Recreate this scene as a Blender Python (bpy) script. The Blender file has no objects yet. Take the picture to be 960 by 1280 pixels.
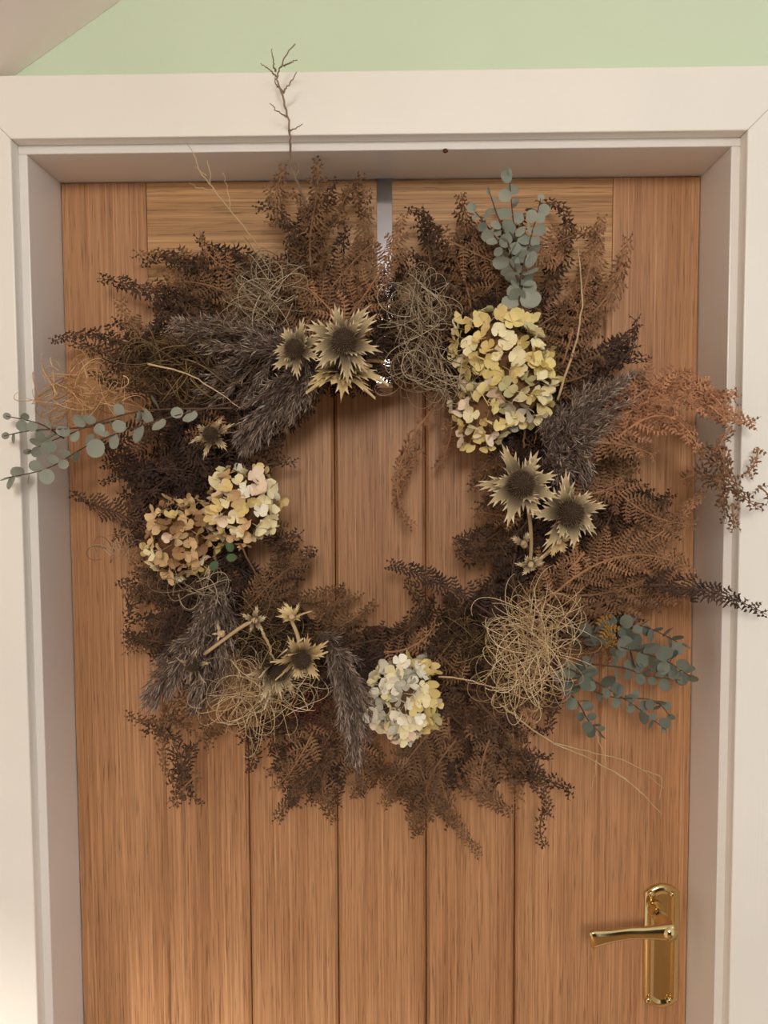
import bpy, math, random
import numpy as np
from mathutils import Vector, Matrix, noise

# ------------------------------------------------------------------ camera, world, lights, exposure
W, H, D = .762, 1.981, .0804            # door width, door height, depth of the lining
CX, CY, CZ, YAW, PIT, ROL, F = .4001, -.9111, 1.6345, -.0157, -.0546, -.0047, 934.8
_f = np.array([math.sin(YAW)*math.cos(PIT), math.cos(YAW)*math.cos(PIT), math.sin(PIT)])
_r = np.array([math.cos(YAW), -math.sin(YAW), 0.]); _u = np.cross(_r, _f)
_r2 = _r*math.cos(ROL)+_u*math.sin(ROL); _u2 = -_r*math.sin(ROL)+_u*math.cos(ROL)
CAM = np.array([CX, CY, CZ])
scene = bpy.context.scene
col = scene.collection
cd = bpy.data.cameras.new('camera'); cam = bpy.data.objects.new('camera', cd); col.objects.link(cam)
cd.sensor_fit = 'AUTO'; cd.sensor_width = 36; cd.lens = F/1280*36; cd.clip_start = .02
m = Matrix.Identity(4)
for i in range(3):
    m[i][0], m[i][1], m[i][2], m[i][3] = _r2[i], _u2[i], -_f[i], CAM[i]
cam.matrix_world = m
scene.camera = cam

wd = bpy.data.worlds.new('room_light'); scene.world = wd; wd.use_nodes = True
bg = wd.node_tree.nodes['Background']
bg.inputs[0].default_value = (1.0, .98, .955, 1); bg.inputs[1].default_value = .84

def area(name, loc, target, size, power, colr):
    l = bpy.data.lights.new(name, 'AREA'); l.shape = 'DISK'; l.size = size; l.energy = power; l.color = colr
    o = bpy.data.objects.new(name, l); col.objects.link(o); o.location = loc
    o.rotation_euler = (Vector(target)-Vector(loc)).to_track_quat('-Z', 'Y').to_euler()
    return o
area('lamp_light', (-1.5, -2.25, 1.78), (.38, 0, 1.45), .30, 205, (1, .92, .83))
area('ceiling_light', (.36, -2.3, 2.27), (.4, 0, 1.2), .6, 42, (1, .93, .86))
scene.view_settings.view_transform = 'Standard'; scene.view_settings.look = 'None'
scene.view_settings.exposure = -0.26; scene.view_settings.gamma = 1; scene.view_settings.use_curve_mapping = False
scene.cycles.max_bounces = 6; scene.cycles.diffuse_bounces = 4

RNG = np.random.default_rng(7)
random.seed(7)

def at(px, py, Y):
    """the point of the wall-parallel plane y=Y that the photograph shows at (px, py)"""
    d = _f*F + _r2*(px-480) + _u2*(640-py)
    return CAM + d*((Y-CY)/d[1])
def S(Y): return F/(Y-CY)      # pixels per metre at plane Y

# ------------------------------------------------------------------ materials
def lin(c):
    return tuple(((v/255)/12.92 if v <= 10 else ((v/255+.055)/1.055)**2.4) for v in c)+(1,)
class NT:
    def __init__(s, name, rough=.7, metal=0, spec=None):
        s.m = bpy.data.materials.new(name); s.m.use_nodes = True; s.t = s.m.node_tree; s.b = s.t.nodes['Principled BSDF']
        s.b.inputs['Roughness'].default_value = rough; s.b.inputs['Metallic'].default_value = metal
        if spec is not None: s.b.inputs['Specular IOR Level'].default_value = spec
    def n(s, kind, **kw):
        nd = s.t.nodes.new(kind)
        for k, v in kw.items():
            if k.startswith('i_'): nd.inputs[k[2:].replace('_', ' ')].default_value = v
            else: setattr(nd, k, v)
        return nd
    def l(s, a, b): s.t.links.new(a, b)
def ramp(nt, stops):
    r = nt.n('ShaderNodeValToRGB'); e = r.color_ramp.elements
    while len(e) < len(stops): e.new(.5)
    for k, (p, c) in zip(e, stops): k.position = p; k.color = lin(c)
    return r
def mottled(name, c1, c2, scale=60, rough=.8, spec=.3, rnd=.5, trans=0, bump=0, tint=0):
    """two-tone organic material, object-random shift"""
    t = NT(name, rough, 0, spec)
    tc = t.n('ShaderNodeTexCoord'); nz = t.n('ShaderNodeTexNoise', i_Scale=scale, i_Detail=3.)
    t.l(tc.outputs['Object'], nz.inputs['Vector'])
    oi = t.n('ShaderNodeObjectInfo')
    mr = t.n('ShaderNodeMapRange', i_From_Min=.3, i_From_Max=.7, i_To_Min=0., i_To_Max=1-rnd); t.l(nz.outputs['Fac'], mr.inputs[0])
    mm = t.n('ShaderNodeMath', operation='MULTIPLY_ADD'); mm.inputs[1].default_value = rnd
    t.l(oi.outputs['Random'], mm.inputs[0]); t.l(mr.outputs[0], mm.inputs[2])
    r = ramp(t, [(0, c1), (1, c2)]); t.l(mm.outputs[0], r.inputs[0])
    if tint:
        at_ = t.n('ShaderNodeAttribute', attribute_name='tint'); k = t.n('ShaderNodeMapRange', i_To_Min=.50, i_To_Max=1.55); t.l(at_.outputs['Fac'], k.inputs[0])
        sc = t.n('ShaderNodeVectorMath', operation='SCALE'); t.l(r.outputs[0], sc.inputs[0]); t.l(k.outputs[0], sc.inputs['Scale']); t.l(sc.outputs[0], t.b.inputs['Base Color'])
    else: t.l(r.outputs[0], t.b.inputs['Base Color'])
    if bump:
        b = t.n('ShaderNodeBump', i_Strength=bump, i_Distance=.001); t.l(nz.outputs['Fac'], b.inputs['Height']); t.l(b.outputs[0], t.b.inputs['Normal'])
    return t.m
def tinted(name, stops, rough=.8, spec=.3):
    """colour follows the 'tint' attribute stored on the mesh (from root to tip, or strand to strand)"""
    t = NT(name, rough, 0, spec)
    a = t.n('ShaderNodeAttribute', attribute_name='tint'); r = ramp(t, stops)
    t.l(a.outputs['Fac'], r.inputs[0]); t.l(r.outputs[0], t.b.inputs['Base Color'])
    return t.m
def wood(name, vertical=True, light=(209, 159, 114), dark=(170, 120, 80)):
    t = NT(name, .48, 0, .4)
    tc = t.n('ShaderNodeTexCoord'); oi = t.n('ShaderNodeObjectInfo')
    ml = t.n('ShaderNodeMath', operation='MULTIPLY'); ml.inputs[1].default_value = 7.3; t.l(oi.outputs['Random'], ml.inputs[0])
    ad = t.n('ShaderNodeVectorMath', operation='ADD'); t.l(tc.outputs['Object'], ad.inputs[0]); t.l(ml.outputs[0], ad.inputs[1])
    def nz(sx, sz, det=2., dist=0.):
        mp = t.n('ShaderNodeMapping'); mp.inputs['Scale'].default_value = (sx, 20, sz) if vertical else (sz, 20, sx)
        t.l(ad.outputs[0], mp.inputs[0]); n = t.n('ShaderNodeTexNoise', i_Scale=1., i_Detail=det, i_Distortion=dist); t.l(mp.outputs[0], n.inputs['Vector']); return n
    broad = nz(22, 1.1, 2, .4); mid = nz(300, 4, 2, .15); fine = nz(560, 8, 2); pore = nz(640, 22, 1)
    m1 = t.n('ShaderNodeMath', operation='MULTIPLY_ADD'); m1.inputs[1].default_value = .62; t.l(mid.outputs['Fac'], m1.inputs[0])
    m0 = t.n('ShaderNodeMath', operation='MULTIPLY'); m0.inputs[1].default_value = .38; t.l(broad.outputs['Fac'], m0.inputs[0]); t.l(m0.outputs[0], m1.inputs[2])
    r = ramp(t, [(.33, dark), (.5, tuple((a+b)//2 for a, b in zip(light, dark))), (.66, light)]); t.l(m1.outputs[0], r.inputs[0])
    fr = t.n('ShaderNodeMapRange', i_From_Min=.35, i_From_Max=.62, i_To_Min=.80, i_To_Max=1.05); t.l(fine.outputs['Fac'], fr.inputs[0])
    pr = t.n('ShaderNodeMapRange', i_From_Min=.30, i_From_Max=.42, i_To_Min=.62, i_To_Max=1.); t.l(pore.outputs['Fac'], pr.inputs[0])
    mu = t.n('ShaderNodeMath', operation='MULTIPLY'); t.l(fr.outputs[0], mu.inputs[0]); t.l(pr.outputs[0], mu.inputs[1])
    mx = t.n('ShaderNodeVectorMath', operation='SCALE'); t.l(r.outputs[0], mx.inputs[0]); t.l(mu.outputs[0], mx.inputs['Scale'])
    t.l(mx.outputs[0], t.b.inputs['Base Color'])
    b = t.n('ShaderNodeBump', i_Strength=.25, i_Distance=.0006); t.l(fine.outputs['Fac'], b.inputs['Height']); t.l(b.outputs[0], t.b.inputs['Normal'])
    return t.m
def paint(name, c, rough=.35, brush=None, var=5):
    t = NT(name, rough, 0, .5)
    tc = t.n('ShaderNodeTexCoord'); nz = t.n('ShaderNodeTexNoise', i_Scale=3., i_Detail=3.); t.l(tc.outputs['Object'], nz.inputs['Vector'])
    r = ramp(t, [(.3, tuple(v-var for v in c)), (.7, tuple(min(255, v+var) for v in c))]); t.l(nz.outputs['Fac'], r.inputs[0]); t.l(r.outputs[0], t.b.inputs['Base Color'])
    mp = t.n('ShaderNodeMapping'); mp.inputs['Scale'].default_value = {'h': (9, 60, 420), 'v': (420, 60, 9), None: (160, 160, 160)}[brush]
    t.l(tc.outputs['Object'], mp.inputs[0]); n2 = t.n('ShaderNodeTexNoise', i_Scale=1., i_Detail=2.); t.l(mp.outputs[0], n2.inputs['Vector'])
    b = t.n('ShaderNodeBump', i_Strength=.28 if brush else .12, i_Distance=.0006); t.l(n2.outputs['Fac'], b.inputs['Height']); t.l(b.outputs[0], t.b.inputs['Normal'])
    return t.m

M = {}
M['wood_v'] = wood('oak_upright', True); M['wood_h'] = wood('oak_level', False, (212, 166, 112), (166, 120, 76))
M['white_h'] = paint('white_gloss_head', (243, 239, 229), .38, 'h'); M['white_v'] = paint('white_gloss_upright', (243, 239, 229), .38, 'v')
M['lining'] = paint('white_lining_paint', (236, 232, 226), .3, None)
M['green'] = paint('green_emulsion', (212, 227, 198), .9); M['ceil'] = paint('pale_ceiling_paint', (250, 238, 230), .9)
M['floor'] = wood('floor_oak', True, (150, 115, 80), (110, 80, 55)); M['rear'] = paint('unseen_wall_dark', (44, 39, 34), .9)
def metal(name, c, rough):
    t = NT(name, rough, 1); tc = t.n('ShaderNodeTexCoord'); nz = t.n('ShaderNodeTexNoise', i_Scale=90., i_Detail=4.); t.l(tc.outputs['Object'], nz.inputs['Vector'])
    mr = t.n('ShaderNodeMapRange', i_To_Min=rough*.8, i_To_Max=rough*1.3); t.l(nz.outputs['Fac'], mr.inputs[0]); t.l(mr.outputs[0], t.b.inputs['Roughness'])
    t.b.inputs['Base Color'].default_value = lin(c); return t.m
M['brass'] = metal('polished_brass', (224, 200, 146), .13); M['steel'] = metal('brushed_steel', (168, 168, 174), .1); M['slot'] = metal('screw_shadow', (70, 55, 35), .4)
M['fern_dark'] = mottled('fern_dark_brown', (60, 43, 33), (106, 79, 59), 35, tint=1)
M['fern_mid'] = mottled('fern_brown', (92, 66, 46), (144, 108, 76), 35, tint=1)
M['fern_rust'] = mottled('fern_rust', (120, 86, 60), (166, 124, 90), 35, tint=1)
M['fern_copper'] = mottled('fern_copper', (152, 106, 76), (194, 144, 108), 35, tint=1)
M['fern_black'] = mottled('fern_blackish', (50, 36, 30), (90, 68, 56), 35, tint=1)
M['stem'] = mottled('brown_stem', (84, 58, 38), (130, 95, 62), 40); M['stem_pale'] = mottled('pale_stem', (178, 148, 108), (216, 190, 150), 60)
M['twig'] = mottled('grey_brown_twig', (120, 96, 74), (180, 156, 130), 60)
M['core'] = mottled('dark_base_stems', (40, 27, 19), (78, 54, 38), 50)
M['plume'] = tinted('reed_plume', [(0, (60, 48, 40)), (.5, (122, 103, 89)), (1, (206, 187, 170))], .75)
M['bract'] = tinted('thistle_bract', [(0, (70, 57, 42)), (.3, (112, 96, 72)), (.65, (184, 164, 126)), (1, (236, 218, 182))], .7)
M['bract_gold'] = tinted('thistle_bract_gold', [(0, (96, 76, 50)), (.3, (164, 138, 96)), (.7, (208, 182, 132)), (1, (232, 210, 160))], .7)
M['cone'] = tinted('thistle_seeds', [(0, (52, 40, 30)), (.6, (100, 80, 60)), (1, (186, 164, 130))], .85)
M['euc'] = mottled('eucalyptus_leaf', (116, 121, 107), (166, 168, 152), 120, .75, .3, .55, bump=.2)
M['euc_dark'] = mottled('eucalyptus_leaf_dark', (82, 88, 77), (132, 136, 121), 120, .75, .3, .55, bump=.2)
M['euc_stem'] = mottled('eucalyptus_stem', (74, 54, 42), (104, 80, 62), 60)
M['moss_tan'] = tinted('curly_moss_tan', [(0, (156, 124, 84)), (.5, (214, 184, 138)), (1, (240, 218, 180))], .7)
M['moss_grey'] = tinted('curly_moss_grey', [(0, (104, 86, 66)), (.5, (168, 148, 118)), (1, (214, 198, 168))], .7)
M['moss_orange'] = tinted('curly_moss_orange', [(0, (160, 116, 72)), (.5, (208, 162, 110)), (1, (234, 198, 150))], .7)
M['moss_brown'] = tinted('stem_tangle', [(0, (64, 46, 30)), (.5, (104, 82, 54)), (1, (150, 126, 84))], .8)
M['berry'] = mottled('dark_red_seeds', (62, 22, 18), (110, 48, 38), 80, .5)
M['yellow'] = mottled('mustard_leaf', (140, 102, 44), (176, 134, 66), 80, .8); M['green_leaf'] = mottled('green_leaf', (50, 74, 44), (90, 112, 70), 60, .6)
M['speck'] = mottled('dark_speck', (60, 30, 18), (96, 50, 30), 200, .5)
PET = {'cream': ((236, 222, 172), (246, 234, 194)), 'yellow': ((226, 204, 130), (238, 220, 156)), 'gold': ((212, 186, 116), (232, 208, 146)), 'olive': ((170, 162, 116), (204, 194, 144)),
       'grey': ((166, 161, 142), (204, 198, 180)), 'pink': ((234, 206, 176), (244, 224, 198)), 'tan': ((198, 162, 112), (224, 192, 144)), 'white': ((240, 232, 208), (250, 244, 226)), 'brown': ((132, 98, 66), (176, 136, 92))}
for k, (a, b) in PET.items(): M['petal_'+k] = mottled('petal_'+k, a, b, 110, .65, .35, .6, bump=.15)

# ------------------------------------------------------------------ mesh helpers
class MB:
    def __init__(s): s.v = []; s.f = []; s.t = []; s.n = 0
    def add(s, v, f, tint=None):
        v = np.asarray(v, float).reshape(-1, 3)
        s.v.append(v); s.f.extend([tuple(int(i)+s.n for i in q) for q in f]); s.n += len(v)
        s.t.append(np.full(len(v), .5) if tint is None else np.broadcast_to(np.asarray(tint, float), (len(v),)))
    def mesh(s, name, mat, smooth=True):
        me = bpy.data.meshes.new(name); me.from_pydata(np.concatenate(s.v), [], s.f)
        a = me.attributes.new('tint', 'FLOAT', 'POINT'); a.data.foreach_set('value', np.concatenate(s.t).astype(np.float32))
        me.materials.append(mat)
        if smooth: me.polygons.foreach_set('use_smooth', [True]*len(me.polygons))
        return me
    def build(s, name, mat, parent=None, smooth=True, origin=None):
        if origin is not None: s.v = [v-np.asarray(origin) for v in s.v]
        o = bpy.data.objects.new(name, s.mesh(name, mat, smooth)); col.objects.link(o)
        if origin is not None: o.location = origin
        if parent: o.parent = parent
        return o
def tag(o, label=None, cat=None, group=None, kind=None):
    for k, v in (('label', label), ('category', cat), ('group', group), ('kind', kind)):
        if v: o[k] = v
    return o
def empty(name, loc, parent=None):
    o = bpy.data.objects.new(name, None); col.objects.link(o); o.location = loc; o.empty_display_size = .02
    if parent: o.parent = parent
    return o
def nrm(a): return a/np.maximum(np.linalg.norm(a, axis=-1, keepdims=True), 1e-9)
def tube(mb, P, r, sides=5, tint=None, cap=True):
    P = np.asarray(P, float); n = len(P); r = np.broadcast_to(np.asarray(r, float), (n,))
    T = nrm(np.gradient(P, axis=0)); up = np.array([.13, -.97, .2]); A = nrm(np.cross(T, up)); B = np.cross(T, A)
    th = np.arange(sides)*2*math.pi/sides
    V = P[:, None]+r[:, None, None]*(A[:, None]*np.cos(th)[None, :, None]+B[:, None]*np.sin(th)[None, :, None])
    f = [(i*sides+j, i*sides+(j+1) % sides, (i+1)*sides+(j+1) % sides, (i+1)*sides+j) for i in range(n-1) for j in range(sides)]
    if cap: f += [tuple(range(sides))[::-1], tuple((n-1)*sides+j for j in range(sides))]
    mb.add(V, f, None if tint is None else np.repeat(np.broadcast_to(tint, (n,)), sides))
def box(mb, a, b):
    (x0, y0, z0), (x1, y1, z1) = a, b
    mb.add([(x, y, z) for x in (x0, x1) for y in (y0, y1) for z in (z0, z1)],
           [(0, 1, 3, 2), (4, 6, 7, 5), (0, 4, 5, 1), (2, 3, 7, 6), (0, 2, 6, 4), (1, 5, 7, 3)])
def bevel(o, w, seg=2):
    b = o.modifiers.new('edge', 'BEVEL'); b.width = w; b.segments = seg; b.limit_method = 'ANGLE'; b.angle_limit = .6; return o
def prism(mb, prof, axis, a, b):
    """extrude a closed 2D profile along axis ('x' or 'z') from a to b; the profile is (other axis, y)"""
    n = len(prof); V = []
    for e in (a, b):
        for p, y in prof: V.append((p, y, e) if axis == 'z' else (e, y, p))
    f = [(i, (i+1) % n, n+(i+1) % n, n+i) for i in range(n)]+[tuple(range(n))[::-1], tuple(range(n, 2*n))]
    mb.add(V, f)
def bez(a, b, c, n):
    t = np.linspace(0, 1, n)[:, None]; return (1-t)**2*a+2*t*(1-t)*b+t*t*c
def spline(pts, n):
    """smooth curve through points (Catmull-Rom)"""
    P = np.asarray(pts, float); P = np.vstack([2*P[0]-P[1], P, 2*P[-1]-P[-2]]); k = len(P)-3; out = []
    for s in np.linspace(0, k-1e-6, n):
        i = int(s); t = s-i; p0, p1, p2, p3 = P[i:i+4]
        out.append(.5*((2*p1)+(-p0+p2)*t+(2*p0-5*p1+4*p2-p3)*t*t+(-p0+3*p1-3*p2+p3)*t**3))
    return np.array(out)
def rot(V, A, ang):
    """rotate rows of V about unit rows A by ang"""
    ang = np.asarray(ang)[..., None]; c, s = np.cos(ang), np.sin(ang)
    return V*c+np.cross(A, V)*s+A*(np.sum(A*V, -1, keepdims=True))*(1-c)

# ------------------------------------------------------------------ the setting
G = .0009                               # gap round the door
RV, AT, AW = .0100, .0175, .0658        # reveal, casing thickness, casing width
door = tag(empty('door_1', (0, 0, 0)), 'oak cottage door with upright tongue and groove boards, set in a white frame', 'door', kind='structure')
def slab(name, prof_or_box, mat, parent, bv=.0008, axis=None, rng=None):
    mb = MB()
    if axis: prism(mb, prof_or_box, axis, *rng)
    else: box(mb, *prof_or_box)
    o = mb.build(name, mat, parent, smooth=False)
    return bevel(o, bv) if bv else o
TH = .044; SW = .1025; PZ = 1.866; pz0 = .22
slab('stile', ((0, 0, 0), (SW, TH, H)), M['wood_v'], door)
slab('stile', ((W-SW, 0, 0), (W, TH, H)), M['wood_v'], door)
tag(slab('top_rail', ((SW+.0003, 0, PZ), (W-SW-.0003, TH, H)), M['wood_h'], door), 'top rail with level grain')
slab('bottom_rail', ((SW+.0003, 0, 0), (W-SW-.0003, TH, pz0)), M['wood_h'], door)
nb = 5; bw = (W-2*SW)/nb
for i in range(nb):
    x0 = SW+i*bw; x1 = x0+bw; c = .0042; y0 = .004
    slab('board', [(x0+.0006, y0+.03), (x0+.0006, y0+c), (x0+c, y0), (x1-c, y0), (x1-.0006, y0+c), (x1-.0006, y0+.03)], M['wood_v'], door, 0, 'z', (pz0+.0005, PZ-.0005))
slab('groove_light_stop', ((SW-.01, .0345, pz0-.01), (W-SW+.01, .0405, PZ+.01)), M['wood_v'], door, 0)  # added behind the boards to stop light leaking through the grooves
bd = .0085
for x0, sg in ((SW, 1), (W-SW, -1)):
    prof = [(x0, .0035), (x0, .0005), (x0+sg*.003, .0002), (x0+sg*.0065, .0012), (x0+sg*bd, .0038)]
    slab('bead', prof if sg > 0 else prof[::-1], M['wood_v'], door, 0, 'z', (pz0, PZ))
slab('bead', [(PZ, .0035), (PZ, .0005), (PZ-.003, .0002), (PZ-.0065, .0012), (PZ-bd, .0038)], M['wood_h'], door, 0, 'x', (SW, W-SW))

# lining and casing
def struct(name, mb, mat, label, cat, bv=0):
    o = mb.build(name, mat, None, smooth=False); tag(o, label, cat, kind='structure')
    return bevel(o, bv, 3) if bv else o
LT = .03
mb = MB(); box(mb, (-LT, -D, 0), (-G, .06, H+G)); struct('trim_1', mb, M['lining'], 'left upright of the white painted door lining', 'door frame', .0012)
mb = MB(); box(mb, (W+G, -D, 0), (W+LT, .06, H+G)); struct('trim_2', mb, M['lining'], 'right upright of the white painted door lining, beside the brass handle', 'door frame', .0012)
mb = MB(); box(mb, (-LT, -D, H+G), (W+LT, .06, H+LT)); struct('trim_3', mb, M['lining'], 'head of the white painted door lining above the oak door', 'door frame', .0012)
yb, yf = -D, -D-AT; xl0, xl1 = -RV-AW, -RV; xr0, xr1 = W+RV, W+RV+AW; zt0, zt1 = H+RV, H+RV+AW
# sloping ceiling: meets the wall along a raking line
c1, c2 = at(22, 92, -D), at(163, -8, -D)
sl = (c2[2]-c1[2])/(c2[0]-c1[0]); cz = lambda x: c1[2]+sl*(x-c1[0])
def mitred(name, poly, mat, label, clip=False):
    mb = MB(); n = len(poly)
    mb.add([(x, y, z) for y in (yb, yf) for x, z in poly], [tuple(range(n)), tuple(range(n, 2*n))[::-1]]+[(i, n+i, n+(i+1) % n, (i+1) % n) for i in range(n)])
    o = mb.build(name, mat, None, smooth=False); tag(o, label, 'door casing', kind='structure')
    me = o.data; me.validate(); import bmesh
    b = bmesh.new(); b.from_mesh(me)
    if clip:
        g = b.verts[:]+b.edges[:]+b.faces[:]; nn = Vector((-sl, 0, 1)).normalized()
        bmesh.ops.bisect_plane(b, geom=g, plane_co=Vector(c1)+nn*.0005, plane_no=nn, clear_outer=True)
        bmesh.ops.holes_fill(b, edges=b.edges[:])
    bmesh.ops.recalc_face_normals(b, faces=b.faces); b.to_mesh(me); b.free()
    return bevel(o, .0014, 3)
mitred('trim_4', [(xl0, 0), (xl1, 0), (xl1, zt0), (xl0, zt1)], M['white_v'], 'left upright of the white casing round the door, behind the eucalyptus tip', True)
mitred('trim_5', [(xr0, 0), (xr1, 0), (xr1, zt1), (xr0, zt0)], M['white_v'], 'right upright of the white casing round the door')
mitred('trim_6', [(xl1+.0002, zt0), (xr0-.0002, zt0), (xr1-.0002, zt1), (xl0+.0002, zt1)], M['white_h'], 'white painted head casing above the door, under the green wall', True)
mb = MB(); box(mb, (xl1-.9, -D, 0), (-LT, .06, 3.0)); box(mb, (-LT, -D, H+LT), (W+LT, .06, 3.0)); box(mb, (W+LT, -D, 0), (W+1.1, .06, 3.0))
struct('wall_back', mb, M['green'], 'pale green wall above the white door casing', 'wall')
mb = MB(); th = .03
xs = (-.95, W+.2)
mb.add([(x, y, cz(x)+k) for x in xs for y in (-D-.0005, -3.2) for k in (0, th)], [(0, 1, 3, 2), (4, 6, 7, 5), (0, 4, 5, 1), (2, 3, 7, 6), (0, 2, 6, 4), (1, 5, 7, 3)])
struct('ceiling', mb, M['ceil'], 'sloping pinkish white ceiling in the upper left corner', 'ceiling')
mb = MB(); box(mb, (-1.0, -3.2, -.02), (W+1.1, .06, 0)); struct('floor', mb, M['floor'], 'brown wooden floor below the oak door', 'floor')

mb = MB(); box(mb, (-1.0, -3.25, 0), (W+1.1, -3.2, 2.45)); struct('wall_rear_unseen', mb, M['rear'], 'unseen wall facing the oak door, added dark for the brass to reflect', 'wall')  # out of view, added and darkened so the brass plate mirrors something dark

# ------------------------------------------------------------------ brass handle (part of the door)
hp = at(826, 1181, 0); pw, ph = .0440, .1600
ho = empty('door_handle', (0, 0, 0), door); ho['label'] = 'polished brass lever handle on a long plate'
def outline(w, h, n=14):
    R = w*.62; a0 = math.asin(w/2/R); s = R-R*math.cos(a0)
    P = []
    for k in range(n+1):
        a = -a0+2*a0*k/n; P.append((R*math.sin(a), h/2-R+R*math.cos(a)))
    for k in range(n+1):
        a = a0-2*a0*k/n; P.append((R*math.sin(a), -h/2+R-R*math.cos(a)))
    return P
mb = MB(); rings = [(0, 0, .0), (0, 0, -.0022), (-.0012, -.0012, -.0040), (-.0035, -.0035, -.0056), (-.0065, -.0065, -.0062), (-.0085, -.0085, -.0060), (-.0105, -.0105, -.0046), (-.012, -.012, -.0044)]
V = []; n = 30
for dw, dh, y in rings:
    for x, z in outline(pw+2*dw, ph+2*dh): V.append((hp[0]+x, y, hp[2]+z))
k = len(V)//len(rings)
fc = [(i*k+j, i*k+(j+1) % k, (i+1)*k+(j+1) % k, (i+1)*k+j) for i in range(len(rings)-1) for j in range(k)]+[tuple((len(rings)-1)*k+j for j in range(k))]
mb.add(V, fc); mb.build('backplate', M['brass'], ho)
for px, py in ((814, 1118), (841, 1119), (811, 1251), (837, 1252)):
    q = at(px, py, -.008); mb = MB(); rr = .0040
    P = [(0, .002), (rr, .002), (rr, -.0006), (rr*.8, -.0016), (rr*.35, -.002), (0.0001, -.0021)]
    V = [(q[0]+r*math.cos(a), q[1]+y, q[2]+r*math.sin(a)) for r, y in P for a in np.arange(14)*2*math.pi/14]
    mb.add(V, [(i*14+j, i*14+(j+1) % 14, (i+1)*14+(j+1) % 14, (i+1)*14+j) for i in range(len(P)-1) for j in range(14)])
    a = random.random()*3; dx, dz = math.cos(a)*rr*.55, math.sin(a)*rr*.55
    mb.build('screw', M['brass'], ho)
h0 = at(819, 1136, -.006)
def loft(mb, P, A, B, ra, rb, sides=18):
    P = np.asarray(P); th = np.arange(sides)*2*math.pi/sides; V = []
    for p, a, b, x, y in zip(P, A, B, ra, rb):
        for t in th: V.append(p+np.asarray(a)*math.cos(t)*x+np.asarray(b)*math.sin(t)*y)
    n = len(P); mb.add(V, [(i*sides+j, i*sides+(j+1) % sides, (i+1)*sides+(j+1) % sides, (i+1)*sides+j) for i in range(n-1) for j in range(sides)]+[tuple(range(sides))[::-1], tuple((n-1)*sides+j for j in range(sides))])
ex, ez, ey = np.array([1, 0, 0.]), np.array([0, 0, 1.]), np.array([0, 1, 0.])
mb = MB(); ys = [0, -.003, -.006, -.010, -.018, -.0185, -.020, -.0205, -.034, -.046, -.054]; rs = [.0100, .0100, .0096, .0086, .0082, .0090, .0090, .0082, .0086, .0098, .0075]
loft(mb, [h0+ey*y for y in ys], [ex]*11, [ez]*11, rs, rs, 22); mb.build('lever_neck', M['brass'], ho)
mb = MB(); tip = at(738, 1175, -.054)
L = h0+ey*-.046; path = spline([L+ex*.008, L, L+(tip-L)*.22+ez*.001, L+(tip-L)*.5+ez*.003, L+(tip-L)*.8+ez*.0015, tip], 26)
u = np.linspace(0, 1, 26); rz = np.interp(u, [0, .12, .3, .5, .75, .96, 1], [.007, .0118, .0098, .0076, .0086, .0128, .0118]); ry = np.interp(u, [0, .12, .35, .7, .95, 1], [.005, .0078, .0055, .0046, .0052, .004])
T = nrm(np.gradient(path, axis=0)); A = nrm(ez-T*(T@ez)[:, None]); A = nrm(A+ey*-.25*u[:, None]); B = np.cross(T, A)
loft(mb, path, A, B, rz, ry, 20); mb.build('lever', M['brass'], ho)

# ------------------------------------------------------------------ steel over-door hanger
hang = tag(empty('wreath_hanger', (.38, -.002, 1.7)), 'brushed steel strap hooked over the oak door top, carrying the wreath', 'hanger')
def strap(name, pts, w, t, mat):
    """flat strap following (y, z) points at hanger x"""
    mb = MB(); P = np.array(pts); T = nrm(np.gradient(P, axis=0)); N = np.stack([-T[:, 1], T[:, 0]], 1); V = []
    for p, n in zip(P, N):
        for sx, sn in ((-1, -1), (1, -1), (1, 1), (-1, 1)): V.append((sx*w/2, p[0]+n[0]*sn*t/2, p[1]+n[1]*sn*t/2))
    k = len(P); mb.add(V, [(i*4+j, i*4+(j+1) % 4, (i+1)*4+(j+1) % 4, (i+1)*4+j) for i in range(k-1) for j in range(4)]+[(0, 1, 2, 3), tuple((k-1)*4+j for j in range(4))])
    o = mb.build(name, mat, hang, smooth=False); o.location = (0, .002, -1.7); return bevel(o, .0003)
hx = at(480.5, 250, -.002)[0]; hang.location.x = hx
zb = at(480, 488, -.03)[2]
strap('strap', [(TH+.003, H-.05), (TH+.003, H+.0012), (-.0012, H+.0012), (-.0012, 1.95), (-.0014, 1.85), (-.002, zb+.03), (-.002, zb+.01)], .0185, .0012, M['steel'])
a = np.linspace(0, math.pi, 9)
strap('hook', [(-.002, zb+.012)]+[(-.002-.034+.034*math.cos(t), zb+.004-.012*math.sin(t)) for t in a]+[(-.070, zb+.030)], .0185, .0014, M['steel'])

# ------------------------------------------------------------------ wreath
wc = at(475, 635, -.06)
wreath = tag(empty('wreath', (0, 0, 0)), 'large dried wreath of brown bracken, hydrangeas, thistles and plumes hanging on the oak door', 'wreath')

def ring_pt(th, r=.207, Y=-.05):
    c = at(476, 628, Y); return c+np.array([math.cos(th)*r*1.12, 0, math.sin(th)*r])
mb = MB()
for k in range(16):
    n = 90; th = np.linspace(0, 2*math.pi, n); ph = RNG.random()*6.3; tw = RNG.integers(5, 11); rr = .006+RNG.random()*.012
    P = np.array([ring_pt(t, .166+rr*math.cos(tw*t+ph), -.037+rr*.8*math.sin(tw*t+ph)) for t in th])
    tube(mb, P, .0022+.001*RNG.random(), 5, cap=False)
tag(mb.build('base_ring', M['core'], wreath), 'bundled dark stems forming the ring')

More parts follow.
